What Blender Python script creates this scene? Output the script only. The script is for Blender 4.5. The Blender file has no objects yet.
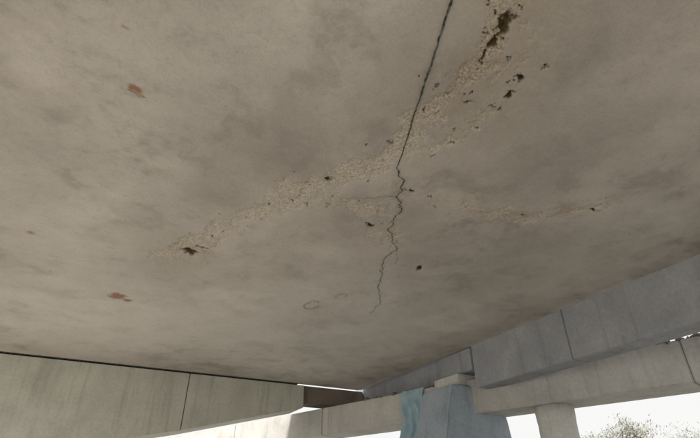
import bpy, bmesh, math, random
import numpy as np
from mathutils import Vector, Matrix
random.seed(4)
sc=bpy.context.scene
sc.view_settings.view_transform='Standard'; sc.view_settings.look='None'; sc.view_settings.exposure=0
ZS=5.0                      # soffit height
ANG=math.radians(26.75)     # heading of the bridge
ORG=Vector((.39,16.8,0))
# ---------------- node helpers
def newmat(name,rough=.9):
    m=bpy.data.materials.new(name); m.use_nodes=True
    nt=m.node_tree; b=nt.nodes['Principled BSDF']; b.inputs['Roughness'].default_value=rough
    b.inputs['Specular IOR Level'].default_value=.15
    return m,nt,b
def noise(nt,scale,detail=6,rough=.6,dist=0,coord=None):
    n=nt.nodes.new('ShaderNodeTexNoise'); n.inputs['Scale'].default_value=scale
    n.inputs['Detail'].default_value=detail; n.inputs['Roughness'].default_value=rough
    n.inputs['Distortion'].default_value=dist
    if coord: nt.links.new(coord,n.inputs['Vector'])
    return n.outputs['Fac']
def objco(nt,scale=(1,1,1)):
    t=nt.nodes.new('ShaderNodeTexCoord')
    if scale==(1,1,1): return t.outputs['Object']
    m=nt.nodes.new('ShaderNodeMapping')
    m.inputs['Scale'].default_value=scale; nt.links.new(t.outputs['Object'],m.inputs['Vector'])
    return m.outputs['Vector']
def ramp(nt,fac,stops):
    r=nt.nodes.new('ShaderNodeValToRGB'); e=r.color_ramp.elements
    e[0].position=stops[0][0]; e[0].color=(*stops[0][1],1)
    e[1].position=stops[-1][0]; e[1].color=(*stops[-1][1],1)
    for p,c in stops[1:-1]:
        x=e.new(p); x.color=(*c,1)
    nt.links.new(fac,r.inputs['Fac']); return r.outputs['Color']
def sstep(nt,v,a,b):
    n=nt.nodes.new('ShaderNodeMapRange'); n.interpolation_type='SMOOTHSTEP'
    n.inputs['From Min'].default_value=a; n.inputs['From Max'].default_value=b
    nt.links.new(v,n.inputs['Value']); return n.outputs['Result']
def math2(nt,op,a,b):
    n=nt.nodes.new('ShaderNodeMath'); n.operation=op
    for i,v in enumerate((a,b)):
        if isinstance(v,(int,float)): n.inputs[i].default_value=v
        else: nt.links.new(v,n.inputs[i])
    return n.outputs[0]
def mix(nt,fac,a,b,mode='MIX'):
    n=nt.nodes.new('ShaderNodeMix'); n.data_type='RGBA'; n.blend_type=mode
    if isinstance(fac,(int,float)): n.inputs[0].default_value=fac
    else: nt.links.new(fac,n.inputs[0])
    for i,v in ((6,a),(7,b)):
        if isinstance(v,tuple): n.inputs[i].default_value=(*v,1)
        else: nt.links.new(v,n.inputs[i])
    return n.outputs[2]
def bump(nt,b,h,strength,dist=.01):
    n=nt.nodes.new('ShaderNodeBump'); n.inputs['Strength'].default_value=strength
    n.inputs['Distance'].default_value=dist; nt.links.new(h,n.inputs['Height'])
    nt.links.new(n.outputs['Normal'],b.inputs['Normal'])
def concrete(name,c1,c2,c3,streak=.35,fine=.25):
    m,nt,b=newmat(name); co=objco(nt); cs=objco(nt,(1.6,1.6,.12))
    n1=noise(nt,.9,5,.65,.4,co); n2=noise(nt,14,3,.7,0,co); n3=noise(nt,3,3,.6,.2,cs)
    col=ramp(nt,n1,[(.3,c1),(.52,c2),(.72,c3)])
    col=mix(nt,math2(nt,'MULTIPLY',sstep(nt,n3,.5,.75),streak),col,tuple(v*.5 for v in c1))
    col=mix(nt,fine,col,ramp(nt,n2,[(.3,tuple(v*.6 for v in c2)),(.7,tuple(min(1,v*1.3) for v in c2))]))
    nt.links.new(col,b.inputs['Base Color']); bump(nt,b,n2,.35,.015); return m
M_cap=concrete('pale_green_concrete',(.38,.38,.325),(.47,.47,.405),(.55,.55,.48),.45)
M_gird=concrete('blue_grey_concrete',(.24,.25,.265),(.32,.33,.35),(.40,.41,.43),.4)
M_pier=concrete('blue_pier_concrete',(.27,.32,.37),(.34,.40,.455),(.42,.47,.52),.35)
M_beam=concrete('tie_beam_concrete',(.35,.34,.315),(.46,.45,.42),(.56,.545,.51),.45)
M_deck=concrete('deck_concrete',(.30,.28,.25),(.38,.36,.32),(.45,.43,.39))
M_white=concrete('pale_concrete',(.46,.46,.43),(.56,.56,.53),(.66,.66,.62))
# ---------------- mesh helpers
def mesh_obj(name,bm,mat,parent=None,smooth=False):
    me=bpy.data.meshes.new(name); bm.to_mesh(me); bm.free()
    o=bpy.data.objects.new(name,me); sc.collection.objects.link(o)
    if mat: me.materials.append(mat)
    if smooth:
        for p in me.polygons: p.use_smooth=True
    if parent: o.parent=parent
    return o
def empty(name,loc=(0,0,0),rz=0):
    e=bpy.data.objects.new(name,None); e.location=loc; e.rotation_euler[2]=rz
    sc.collection.objects.link(e); return e
def box(name,x0,x1,y0,y1,z0,z1,mat,parent=None,bev=.02):
    bm=bmesh.new(); bmesh.ops.create_cube(bm,size=1)
    for v in bm.verts:
        v.co=Vector(((x0+x1)/2+v.co.x*(x1-x0),(y0+y1)/2+v.co.y*(y1-y0),(z0+z1)/2+v.co.z*(z1-z0)))
    if bev: bmesh.ops.bevel(bm,geom=bm.edges[:],offset=bev,segments=2,affect='EDGES')
    return mesh_obj(name,bm,mat,parent)
def prism(name,pts,d0,d1,mat,parent=None,bev=.02):
    bm=bmesh.new()
    v0=[bm.verts.new((a,d0,z)) for a,z in pts]; v1=[bm.verts.new((a,d1,z)) for a,z in pts]
    n=len(pts); bm.faces.new(v0); bm.faces.new(v1[::-1])
    for i in range(n): bm.faces.new((v0[i],v0[(i+1)%n],v1[(i+1)%n],v1[i]))
    bmesh.ops.recalc_face_normals(bm,faces=bm.faces[:])
    if bev: bmesh.ops.bevel(bm,geom=bm.edges[:],offset=bev,segments=2,affect='EDGES')
    return mesh_obj(name,bm,mat,parent)
def column(name,x,y,r,z0,z1,mat,parent=None):
    bm=bmesh.new(); N=40; prof=[(r*1.25,z0),(r*1.25,z0+.25),(r,z0+.3),(r,z1-.35),(r*1.02,z1-.3),(r*1.06,z1)]
    rings=[[bm.verts.new((x+rr*math.cos(2*math.pi*i/N),y+rr*math.sin(2*math.pi*i/N),z)) for i in range(N)] for rr,z in prof]
    for a,b_ in zip(rings,rings[1:]):
        for i in range(N): bm.faces.new((a[i],a[(i+1)%N],b_[(i+1)%N],b_[i]))
    bm.faces.new(rings[-1])
    return mesh_obj(name,bm,mat,parent,True)
def vnoise(x,y,s,seed):
    r=np.random.default_rng(seed).random((256,256)); c,sn=math.cos(seed),math.sin(seed)
    x,y=(x*c-y*sn)*s+91.3,(x*sn+y*c)*s+57.1
    xi=np.floor(x).astype(int); yi=np.floor(y).astype(int); fx=x-xi; fy=y-yi
    fx=fx*fx*(3-2*fx); fy=fy*fy*(3-2*fy)
    g=lambda a,b:r[a%256,b%256]
    return (g(xi,yi)*(1-fx)+g(xi+1,yi)*fx)*(1-fy)+(g(xi,yi+1)*(1-fx)+g(xi+1,yi+1)*fx)*fy
def fbm(x,y,s,seed,o=4,p=.55):
    t=0;a=1;w=0
    for i in range(o): t=t+a*vnoise(x,y,s*2**i,seed+i*7); w+=a; a*=p
    return t/w
# ================= BRIDGE DECK =================
deck=empty('bridge_deck',(ORG.x,ORG.y,0),ANG)
X0,X1,Y0,Y1=-12.4,0.0,-19.0,0.0
def axis(lo,hi,a,b,fine,coarse):
    return np.unique(np.concatenate([np.linspace(lo,a,max(2,int((a-lo)/coarse)+1)),np.linspace(a,b,int((b-a)/fine)+1),np.linspace(b,hi,max(2,int((hi-b)/coarse)+1))]).round(5))
ax=axis(X0,X1,-8.2,-2.4,.0125,.04); ay=axis(Y0,Y1,-13.9,-6.2,.0125,.045)
GX,GY=np.meshgrid(ax,ay)
def seg(px,py,P):
    D=np.full(px.shape,1e9); T=np.zeros(px.shape); n=len(P)-1
    for i in range(n):
        a=np.array(P[i][:2]); b=np.array(P[i+1][:2]); ab=b-a
        t=np.clip(((px-a[0])*ab[0]+(py-a[1])*ab[1])/(ab@ab),0,1)
        d=np.hypot(px-a[0]-t*ab[0],py-a[1]-t*ab[1]); m=d<D
        D=np.where(m,d,D); T=np.where(m,(i+t)/n,T)
    return D,T
wx=GX+.30*(fbm(GX,GY,2.2,11)-.5)*2; wy=GY+.30*(fbm(GX,GY,2.2,31)-.5)*2
bandL=[(-7.6,-7.6),(-7.25,-8.06),(-6.99,-8.75),(-6.72,-9.33),(-6.42,-9.8),(-6.27,-10.3),(-5.99,-10.67),(-5.73,-11.01),(-5.56,-11.37)]
bandR=[(-5.56,-11.37),(-5.63,-11.93),(-5.57,-12.24),(-5.58,-12.63),(-5.53,-12.91),(-5.63,-13.16),(-5.68,-13.33)]
bandRR=[(-5.3,-10.9),(-4.98,-10.66),(-4.39,-10.65),(-3.79,-10.76),(-3.29,-11.02),(-2.95,-11.28),(-2.52,-11.59)]
bandB=[(-6.2,-10.3),(-5.6,-10.3),(-5.1,-10.2),(-4.7,-9.6)]
bandT=[(-5.2,-11.6),(-5.05,-12.2),(-5.1,-12.8),(-5.3,-13.3)]
H=np.zeros(GX.shape)
for P,w,s in ((bandL,.26,.98),(bandR,.20,.92),(bandRR,.17,.64),(bandB,.28,.78),(bandT,.2,.6)):
    d,t=seg(wx,wy,P); H=np.maximum(H,s*np.exp(-(d/w)**2))
H*= .12+1.55*fbm(GX,GY,2.6,51,3)
hc=np.clip((H*.95+ 1.1*(fbm(GX,GY,8,71,6,.72)-.5)-.48)/.30,0,1)
halo=np.zeros(GX.shape)
for P,w in ((bandL,.6),(bandR,.45),(bandRR,.35),(bandB,.6),(bandT,.35)):
    d,t=seg(wx,wy,P); halo=np.maximum(halo,np.exp(-(d/w)**2))
holes=[(-5.63,-13.18,.14,.06,1.1),(-5.60,-13.0,.10,.045,1.3),(-5.58,-12.84,.06,.03,1),(-5.12,-12.82,.07,.03,.3),(-5.07,-12.62,.06,.03,.8),(-7.21,-7.83,.16,.09,.4),(-7.05,-8.05,.11,.05,0),
 (-5.07,-9.82,.09,.045,.2),(-3.63,-8.97,.12,.07,.9),(-5.02,-10.80,.07,.04,.1),(-5.33,-12.34,.04,.025,0),(-6.05,-10.56,.05,.03,.5),(-6.5,-9.7,.05,.03,.5),(-2.55,-11.55,.12,.025,-.4),(-3.3,-11.0,.05,.025,0)]
for i in range(75):
    P=random.choice((bandL,bandL,bandR,bandR,bandT,bandRR,bandB)); j=random.randrange(len(P)-1); f=random.random()
    p=(P[j][0]*(1-f)+P[j+1][0]*f,P[j][1]*(1-f)+P[j+1][1]*f)
    holes.append((p[0]+random.gauss(0,.17),p[1]+random.gauss(0,.2),random.uniform(.008,.026),random.uniform(.008,.016),random.uniform(0,3)))
hole=np.zeros(GX.shape)
jx=GX+.09*(fbm(GX,GY,11,91,5,.7)-.5)*2; jy=GY+.09*(fbm(GX,GY,11,97,5,.7)-.5)*2
for hx,hy,a,b,r in holes:
    dx=jx-hx; dy=jy-hy; u=(dx*math.cos(r)+dy*math.sin(r))/a; v=(-dx*math.sin(r)+dy*math.cos(r))/b
    hole=np.maximum(hole,np.clip(1.5*(1-np.hypot(u,v)),0,1))
rusts=[(-8.31,-11.03,.065,1),(-8.25,-11.0,.03,1),(-8.09,-5.34,.17,1),(-7.9,-5.2,.08,.9),(-8.75,-9.8,.035,.55),(-8.47,-11.76,.03,.6),(-6.68,-12.45,.05,.4),(-8.08,-11.54,.03,.45),(-3.3,-11.0,.12,.45),(-3.75,-12.47,.05,.3),(-8.6,-8.3,.04,.5),(-9.4,-7.4,.08,.55),(-9.2,-6.0,.06,.5)]
for i in range(16): rusts.append((random.uniform(-10.5,-7.2),random.uniform(-13,-2),random.uniform(.012,.04),random.uniform(.25,.5)))
for i in range(12): rusts.append((random.uniform(-7.2,-.5),random.uniform(-13.5,-1),random.uniform(.012,.03),random.uniform(.2,.4)))
rust=np.zeros(GX.shape)
for rx,ry,a,s in rusts: rust=np.maximum(rust,s*np.exp(-((np.hypot((jx-rx),(jy-ry)*.8))/a)**2))
d,t=seg(wx,wy,bandRR); rust=np.maximum(rust,.34*np.exp(-(d/.14)**2)*np.clip((fbm(GX,GY,5,17)-.42)/.1,0,1))
def blob(x,y,a,b,r):
    dx=wx-x; dy=wy-y; u=(dx*math.cos(r)+dy*math.sin(r))/a; v=(-dx*math.sin(r)+dy*math.cos(r))/b
    return np.exp(-(u*u+v*v))
damp=np.zeros(GX.shape)
for p in [(-6.6,-10.9,.7,.9,.3,.95),(-6.05,-11.5,.6,.7,.2,1),(-7.2,-9.6,.5,1.1,.2,.8),(-5.35,-12.3,.65,1.0,0,.95),(-4.95,-12.9,.7,1.0,0,1),(-5.2,-10.0,.8,1.1,.2,.7),(-3.9,-12.2,.9,1.1,0,.75),(-7.6,-7.6,.6,1.1,0,.6),(-4.0,-9.3,.7,1.2,0,.5),(-2.6,-9.5,.8,1.7,0,.4),(-5.8,-12.5,.5,1.0,.1,1),(-8.2,-12.2,.6,.7,0,.3),(-9.5,-9,.5,1.6,0,.3)]:
    damp=np.maximum(damp,p[5]*blob(*p[:5]))
damp=np.clip(damp*(.6+.9*fbm(GX,GY,2.5,5)),0,1)
brown=np.clip(blob(-5.55,-12.85,.35,.7,0)*1.1+.4*blob(-5.1,-12.5,.4,.6,0)+.6*blob(-7.2,-7.9,.4,.5,0),0,1)
pale=np.clip(blob(-5.8,-4.8,2.4,2.6,.3)+.8*blob(-8.6,-3,1.6,3,0)+.6*blob(-4.5,-7.5,1,1.4,0)+.4*blob(-9.0,-7,.6,1.6,0)+.7*blob(-2,-5,1.1,3.0,0)+.4*blob(-1,-9,.8,2,0),0,1)
def norm(a,s=.1): return np.clip(.5+(a-a.mean())/a.std()*s,0,1)
big=norm(fbm(wx,wy,.7,201,5,.6)); mid=norm(fbm(GX+.4*(wx-GX),GY+.4*(wy-GY),2.1,231,6,.68))
edge=np.clip(np.minimum(np.minimum(-GX,GX-X0),np.minimum(-GY,GY-Y0))/.1,0,1)
Z=ZS+edge*(hc*(.004+.022*fbm(GX,GY,20,3,3))+hole*.08*(.7+.6*fbm(GX,GY,20,9,2))+.014*fbm(GX,GY,.8,77,3)+.007*fbm(GX,GY,5,78,4)+.004*mid)
ny,nx=GX.shape
co=np.empty((ny*nx,3),np.float32); co[:,0]=GX.ravel(); co[:,1]=GY.ravel(); co[:,2]=Z.ravel()
idx=np.arange(ny*nx).reshape(ny,nx)
q=np.stack([idx[:-1,:-1],idx[1:,:-1],idx[1:,1:],idx[:-1,1:]],-1).reshape(-1,4)
me=bpy.data.meshes.new('soffit'); me.vertices.add(len(co)); me.vertices.foreach_set('co',co.ravel())
me.loops.add(q.size); me.loops.foreach_set('vertex_index',q.ravel().astype(np.int32))
me.polygons.add(len(q)); me.polygons.foreach_set('loop_start',np.arange(0,q.size,4,dtype=np.int32))
me.update(calc_edges=True); me.polygons.foreach_set('use_smooth',np.ones(len(q),bool))
def attr(name,a,b,c):
    at=me.attributes.new(name,'FLOAT_COLOR','POINT'); d=np.ones((ny*nx,4),np.float32)
    d[:,0]=a.ravel(); d[:,1]=b.ravel(); d[:,2]=c.ravel(); at.data.foreach_set('color',d.ravel())
attr('wear',hc,hole,rust); attr('tone',damp,pale,halo); attr('mottle',big,mid,brown)
soffit=bpy.data.objects.new('soffit',me); sc.collection.objects.link(soffit); soffit.parent=deck
m,nt,b=newmat('weathered_soffit_concrete',.88); me.materials.append(m)
co_=objco(nt)
def sep(name):
    a=nt.nodes.new('ShaderNodeAttribute'); a.attribute_name=name
    s=nt.nodes.new('ShaderNodeSeparateColor'); nt.links.new(a.outputs['Color'],s.inputs[0]); return s.outputs
W=sep('wear'); T=sep('tone'); MO=sep('mottle')
nL,nM=MO[0],MO[1]; nS=noise(nt,42,3,.75,0,co_); nC=noise(nt,8,4,.72,.15,co_)
col=ramp(nt,nL,[(.32,(.425,.392,.348)),(.5,(.475,.44,.394)),(.68,(.525,.49,.44))])
col=mix(nt,.7,col,ramp(nt,nM,[(.28,(.58,.57,.56)),(.45,(.84,.835,.83)),(.68,(1,1,1))]),'MULTIPLY')
col=mix(nt,math2(nt,'MULTIPLY',T[1],.55),col,(.60,.57,.52))
hal=math2(nt,'MULTIPLY',T[2],sstep(nt,nC,.42,.66))
col=mix(nt,math2(nt,'MULTIPLY',hal,.5),col,(.60,.54,.46))
dm=math2(nt,'MULTIPLY',T[0],sstep(nt,nM,.22,.66))
col=mix(nt,math2(nt,'MULTIPLY',dm,.72),col,(.25,.228,.20))
col=mix(nt,math2(nt,'MULTIPLY',sstep(nt,nC,.54,.72),.32),col,(.27,.245,.215))
col=mix(nt,math2(nt,'MULTIPLY',MO[2],math2(nt,'MULTIPLY',sstep(nt,nC,.38,.6),.7)),col,(.32,.265,.19))
agg=ramp(nt,nS,[(.32,(.22,.18,.135)),(.48,(.46,.40,.325)),(.68,(.64,.58,.49))])
agg=mix(nt,math2(nt,'MULTIPLY',MO[2],.55),agg,ramp(nt,nS,[(.34,(.09,.066,.038)),(.52,(.26,.205,.13)),(.68,(.48,.40,.29))]))
col=mix(nt,math2(nt,'MULTIPLY',W[0],.75),col,agg)
col=mix(nt,sstep(nt,math2(nt,'ADD',W[1],math2(nt,'MULTIPLY',nS,.3)),.22,.6),col,mix(nt,nS,(.03,.026,.014),(.16,.125,.06)))  # pits: exposed brown aggregate, colour also darkened to deepen their weak shading
col=mix(nt,math2(nt,'MULTIPLY',sstep(nt,math2(nt,'ADD',W[2],math2(nt,'MULTIPLY',nC,.5)),.42,1.0),.85),col,(.24,.12,.055))
col=mix(nt,.45,col,ramp(nt,nS,[(.3,(.72,.72,.72)),(.6,(1,1,1))]),'MULTIPLY')
nt.links.new(col,b.inputs['Base Color'])
bump(nt,b,nS,.45,.009)
box('slab',X0+.02,X1-.02,Y0+.02,Y1-.02,ZS+.16,ZS+.62,M_deck,deck,0)
box('edge_fascia',X0-.22,X0-.002,Y0,Y1,ZS-.03,ZS+.66,M_deck,deck)
box('end_fascia',X0,X1-.01,Y0-.2,Y0-.002,ZS-.02,ZS+.64,M_deck,deck)
box('far_end_fascia',X0,X1-.01,Y1+.002,Y1+.2,ZS+.02,ZS+.64,M_deck,deck)
box('parapet',X0-.2,X0+.05,Y0,Y1,ZS+.665,ZS+1.5,M_deck,deck)
def plain(name,c1,c2):
    m,nt,b=newmat(name,1); b.inputs['Specular IOR Level'].default_value=0
    nt.links.new(ramp(nt,noise(nt,20,2,.6,0,objco(nt)),[(.35,c1),(.65,c2)]),b.inputs['Base Color']); return m
M_dark=plain('open_gap_shade',(.035,.040,.032),(.15,.15,.13))  # dark colour stands in for the shade inside open joint, cracks and gap
M_ring=plain('damp_ring_stain',(.16,.145,.125),(.36,.33,.29))
def ribbon(name,P,wf,z,mat,step=.02,jit=.0,parent=None,seed=1):
    r=random.Random(seed); pts=[]
    for a,c in zip(P,P[1:]):
        a=Vector(a[:2]);c=Vector(c[:2]); n=max(1,int((c-a).length/step))
        pts+= [a.lerp(c,i/n) for i in range(n)]
    pts.append(Vector(P[-1][:2])); bm=bmesh.new(); prev=None; o=0; N=len(pts)
    for i,p in enumerate(pts):
        d=(pts[min(i+1,N-1)]-pts[max(i-1,0)]).normalized(); nrm=Vector((-d.y,d.x))
        o=o*.8+r.gauss(0,jit); w=max(.0012,wf(i/(N-1))*(1+ (r.random()-.5)*(1.1 if jit>.005 else .5)))
        q=p+nrm*o; A=bm.verts.new((*(q+nrm*w/2),z)); B=bm.verts.new((*(q-nrm*w/2),z))
        if prev: bm.faces.new((prev[0],prev[1],B,A))
        prev=(A,B)
    return mesh_obj(name,bm,mat,parent)
zc=ZS-.003
joint=[(-6.9,-14.9),(-6.45,-13.9),(-6.18,-13.18),(-6.03,-12.78),(-5.86,-12.30),(-5.68,-11.82),(-5.53,-11.42),(-5.45,-11.19)]
ribbon('open_joint',joint,lambda t:.034-.022*t,zc,M_dark,.03,.0025,deck)
crack=[(-5.45,-11.19),(-5.26,-10.96),(-5.13,-10.63),(-4.93,-10.38),(-4.75,-9.88),(-4.45,-9.47),(-4.32,-8.9),(-3.94,-8.13),(-3.56,-7.53),(-3.31,-6.76)]
ribbon('crack',crack,lambda t:.016-.008*t,zc,M_dark,.03,.016,deck,3)
ribbon('branch_crack',[(-5.11,-10.64),(-5.51,-10.39),(-6.0,-10.19)],lambda t:.006-.004*t,zc,M_dark,.03,.012,deck,4)
ribbon('branch_crack.001',[(-4.45,-9.47),(-4.1,-9.0),(-3.75,-8.95)],lambda t:.006-.003*t,zc,M_dark,.03,.012,deck,5)
def loop(cx,cy,a,b,n=14): return [(cx+a*math.cos(i*2*math.pi/n)*(1+.2*math.sin(i*2.3)),cy+b*math.sin(i*2*math.pi/n)) for i in range(n+1)]
ribbon('stain_ring',loop(-4.62,-6.6,.13,.24)[:13],lambda t:.016,zc,M_ring,.04,.010,deck,6)
ribbon('stain_ring.001',loop(-4.3,-7.25,.09,.13)[2:],lambda t:.013,zc,M_ring,.04,.010,deck,7)
# ================= SIDE GIRDER (right edge) =================
g=empty('edge_girder',(ORG.x,ORG.y,0),ANG)
ys=-20
while ys<-5.9:
    ye=min(ys+2.84,-5.8); box('girder_segment',.004,.5,ys+.004,ye-.004,4.0,5.62,M_gird,g,.015); ys=ye
box('top_flange',.01,.9,-20,-5.8,5.63,5.8,M_gird,g)
g2=empty('edge_girder',(ORG.x,ORG.y,0),ANG)
box('web',.25,.7,-5.78,.9,4.45,5.62,M_gird,g2,.025)
# ================= HAMMERHEAD PIER (far end) =================
hp=empty('hammerhead_pier',(ORG.x,ORG.y,0),ANG)
capo=[(-2.1,4.985),(-2.1,4.27),(-5.7,3.42),(-8.0,2.95),(-8.0,2.3),(-11.4,2.3),(-11.4,2.95),(-12.2,3.1),(-15.6,4.2),(-15.6,4.985)]
prism('pier_cap',capo,.22,1.3,M_cap,hp)
prism('pier_cap_face',[(-2.1,4.95),(-2.1,4.27),(-5.72,3.42),(-5.72,4.95)],.0,.218,M_cap,hp,bev=.015)
prism('pier_cap_face.001',[(-5.74,4.95),(-5.74,3.415),(-8.0,2.95),(-11.4,2.95),(-12.2,3.1),(-15.6,4.2),(-15.6,4.95)],.0,.218,M_cap,hp,bev=.015)
box('pier_stem',-11.3,-8.1,.1,1.25,-.2,2.298,M_cap,hp)
box('gap_shade_strip',-12.2,-2.3,.06,1.1,4.988,5.03,M_dark,hp,0)  # dark strip painted as the shaded gap between cap and soffit
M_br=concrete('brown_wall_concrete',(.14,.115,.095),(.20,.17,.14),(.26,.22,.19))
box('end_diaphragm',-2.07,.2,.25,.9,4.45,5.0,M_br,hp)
# ================= PIER AT RIGHT EDGE =================
bp=empty('bridge_pier',(ORG.x,ORG.y,0),ANG)
prism('shaft',[(-.75,-.2),(-.75,2.6),(-.55,3.5),(-.35,4.15),(1.0,4.15),(1.25,3.4),(1.35,2.6),(1.35,-.2)],-5.4,-4.1,M_pier,bp,.04)
box('pedestal',-.1,.8,-5.3,-4.3,4.152,4.44,M_white,bp)
box('bearing_block',.02,.6,-5.75,-4.5,4.445,4.99,M_gird,bp)
# ================= LONG TIE BEAM =================
tb=empty('cross_beam',(5.6,9.4,0),math.atan2(.717,-.697))
for i,(a,c) in enumerate([(-6,-.9),(-.89,4.4),(4.41,9.3),(9.31,14.4),(14.41,20)]):
    box('beam_segment',a,c,-1.05,0.0,3.5,4.29,M_beam,tb,.02)
for t in (-4.2,2.0,12.6,18.5): column('column',t,-.52,.40,-.1,3.498,M_white,tb)
bm=bmesh.new()
for i in range(700):
    s=random.uniform(.01,.05); x=random.uniform(-3,8); y=random.uniform(-.5,-.03)
    if random.random()<.5: x=random.gauss(.5,.9)
    mt=Matrix.Translation((x,y,4.29+s*.3))@Matrix.Rotation(random.random()*3,4,'Z')@Matrix.Diagonal((s*random.uniform(1,3),s,s*random.uniform(.6,2),1))
    bmesh.ops.create_icosphere(bm,subdivisions=1,radius=1,matrix=mt)
mesh_obj('mortar_debris',bm,M_br,tb)
# blue plastic sheet hung over the beam beside the pier
bm=bmesh.new(); prev=None
for i in range(25):
    row=[]
    for j in range(25):
        t=5.15+i/24*.75*(1+.25*j/24); z=4.31-j/24*(1.45+.15*math.sin(i*.5))
        y=.03+.06*(.3+j/24)*(1+math.sin(i*.9+j*.12))+.02*math.sin(j*.8+i*.3)
        row.append(bm.verts.new((t+.05*math.sin(j*.35),y,z-.06*math.sin(i*.7)*(j/24))))
    if prev:
        for j in range(24): bm.faces.new((prev[j],row[j],row[j+1],prev[j+1]))
    prev=row
m,nt,b=newmat('blue_plastic',.6); nt.links.new(ramp(nt,noise(nt,4,3,.6,0,objco(nt)),[(.3,(.24,.36,.43)),(.7,(.37,.49,.55))]),b.inputs['Base Color'])
so=mesh_obj('plastic_sheet',bm,m,None,True); so.location=tb.location; so.rotation_euler=tb.rotation_euler
# ================= GROUND =================
m,nt,b=newmat('dusty_ground',.95); c=objco(nt)
g1=noise(nt,.25,4,.65,.4,c); g2_=noise(nt,5,4,.7,0,c)
col=ramp(nt,g1,[(.3,(.46,.435,.395)),(.5,(.56,.535,.49)),(.7,(.64,.615,.565))])
col=mix(nt,.4,col,ramp(nt,g2_,[(.3,(.7,.69,.67)),(.65,(1,1,1))]),'MULTIPLY')
nt.links.new(col,b.inputs['Base Color'])
bm=bmesh.new(); R=[0,2,4,6,8,10,13,16,20,25,32,42,60,100,200,500,1500]
prev=None
for ri,rr in enumerate(R):
    ring=[]
    for k in range(64):
        a=k*2*math.pi/64; x=rr*math.cos(a); y=rr*math.sin(a)
        z=0 if rr<2 or rr>200 else (random.random()-.5)*.1*min(1,rr/10)
        ring.append(bm.verts.new((x,y,z)))
        if rr==0: break
    if prev:
        for k in range(64):
            if len(prev)==1: bm.faces.new((prev[0],ring[k],ring[(k+1)%64]))
            else: bm.faces.new((prev[k],ring[k],ring[(k+1)%64],prev[(k+1)%64]))
    prev=ring
mesh_obj('ground',bm,m,None,True)
bm=bmesh.new()
for i in range(420):
    s=abs(random.gauss(0,.09))+.03; x=random.gauss(9,4); y=random.gauss(15,3.5)
    mt=Matrix.Translation((x,y,s*.3))@Matrix.Rotation(random.random()*3,4,(random.random(),1,random.random()))@Matrix.Diagonal((s*1.6,s*1.1,s*.8,1))
    bmesh.ops.create_icosphere(bm,subdivisions=1,radius=1,matrix=mt)
mesh_obj('rubble',bm,M_beam)
m,nt,b=newmat('hazy_foliage',.9)  # distance haze is put into the pale grey leaf colour
nt.links.new(ramp(nt,noise(nt,.5,3,.6,0,objco(nt)),[(.3,(.20,.20,.17)),(.7,(.40,.40,.35))]),b.inputs['Base Color'])
bm=bmesh.new()
def twig(p,q_,w):
    d=(q_-p); n=d.orthogonal().normalized()*w; k=d.cross(n).normalized()*w
    A=[bm.verts.new(p+n),bm.verts.new(p-n*.5+k),bm.verts.new(p-n*.5-k)]; B=[bm.verts.new(q_+n*.3),bm.verts.new(q_-n*.15+k*.3),bm.verts.new(q_-n*.15-k*.3)]
    for i in range(3): bm.faces.new((A[i],A[(i+1)%3],B[(i+1)%3],B[i]))
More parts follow.
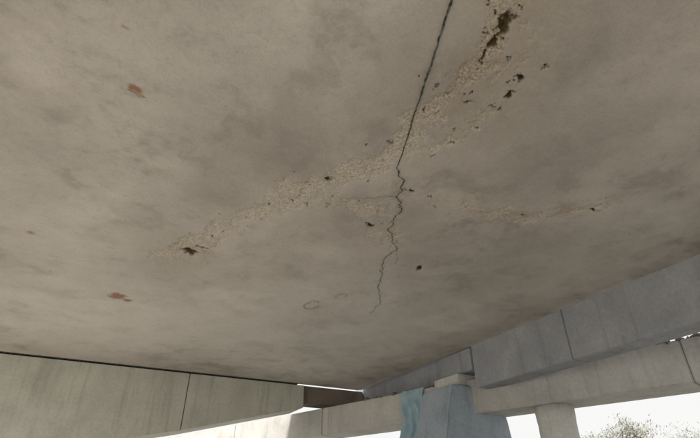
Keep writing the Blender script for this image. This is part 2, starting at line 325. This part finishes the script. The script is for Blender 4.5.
for k in range(80):
    a=math.radians(random.uniform(-75,75)); tall=k<12
    if tall: a=math.radians(random.uniform(25,42))
    d=random.uniform(85,105) if tall else random.uniform(62,100); cx=d*math.sin(a); cy=d*math.cos(a)
    h=random.uniform(12,14.5) if tall else random.uniform(4,7.5); w=h*random.uniform(.3,.4)
    base=Vector((cx,cy,0)); top=Vector((cx+random.gauss(0,.5),cy,h*.85)); twig(base,top,.16)
    for j in range(22 if tall else 14):
        f=random.uniform(.3,.95); s_=base.lerp(top,f); e=s_+Vector((random.gauss(0,w*.45),random.gauss(0,w*.45),random.uniform(.05,.2)*h)); twig(s_,e,.04)
        for l_ in range(90 if tall else 22):
            p=s_.lerp(e,random.uniform(.3,1.05))+Vector((random.gauss(0,.6),random.gauss(0,.6),random.gauss(0,.5))); s=random.uniform(.10,.24)
            e1=Vector((random.gauss(0,1),random.gauss(0,1),random.gauss(0,1))).normalized()*s; e2=e1.orthogonal().normalized()*s*.7
            bm.faces.new([bm.verts.new(p+e1),bm.verts.new(p+e2),bm.verts.new(p-e1),bm.verts.new(p-e2)])
mesh_obj('distant_trees',bm,m)
# ================= LIGHT =================
EL=math.radians(38); AZ=math.radians(232)
sd=Vector((math.sin(AZ)*math.cos(EL),math.cos(AZ)*math.cos(EL),math.sin(EL)))
w=bpy.data.worlds.new('World'); sc.world=w; w.use_nodes=True; nt=w.node_tree
sk=nt.nodes.new('ShaderNodeTexSky'); sk.sky_type='NISHITA'; sk.sun_disc=False; sk.sun_elevation=EL; sk.sun_rotation=AZ
sk.dust_density=2; sk.air_density=1; sk.ozone_density=1
hs=nt.nodes.new('ShaderNodeHueSaturation'); hs.inputs['Saturation'].default_value=.25
nt.links.new(sk.outputs[0],hs.inputs['Color'])
lt=nt.nodes.new('ShaderNodeMix'); lt.data_type='RGBA'; lt.blend_type='LIGHTEN'; lt.inputs[0].default_value=1; lt.inputs[7].default_value=(6.3,6.3,6.25,1)
nt.links.new(hs.outputs[0],lt.inputs[6])
bg=nt.nodes['Background']; nt.links.new(lt.outputs[2],bg.inputs[0]); bg.inputs[1].default_value=.15
l=bpy.data.lights.new('sun','SUN'); l.energy=5; l.angle=math.radians(5); l.color=(1,.96,.91)
lo=bpy.data.objects.new('sun',l); sc.collection.objects.link(lo); lo.rotation_euler=(-sd).to_track_quat('-Z','Y').to_euler()
# ================= CAMERA =================
cd=bpy.data.cameras.new('camera'); cam=bpy.data.objects.new('camera',cd); sc.collection.objects.link(cam)
cam.location=(0,0,1.6); cam.rotation_euler=(math.radians(90+31.5),0,0); cd.clip_end=4000; cd.clip_start=.05
cd.lens=24.1
sc.camera=cam
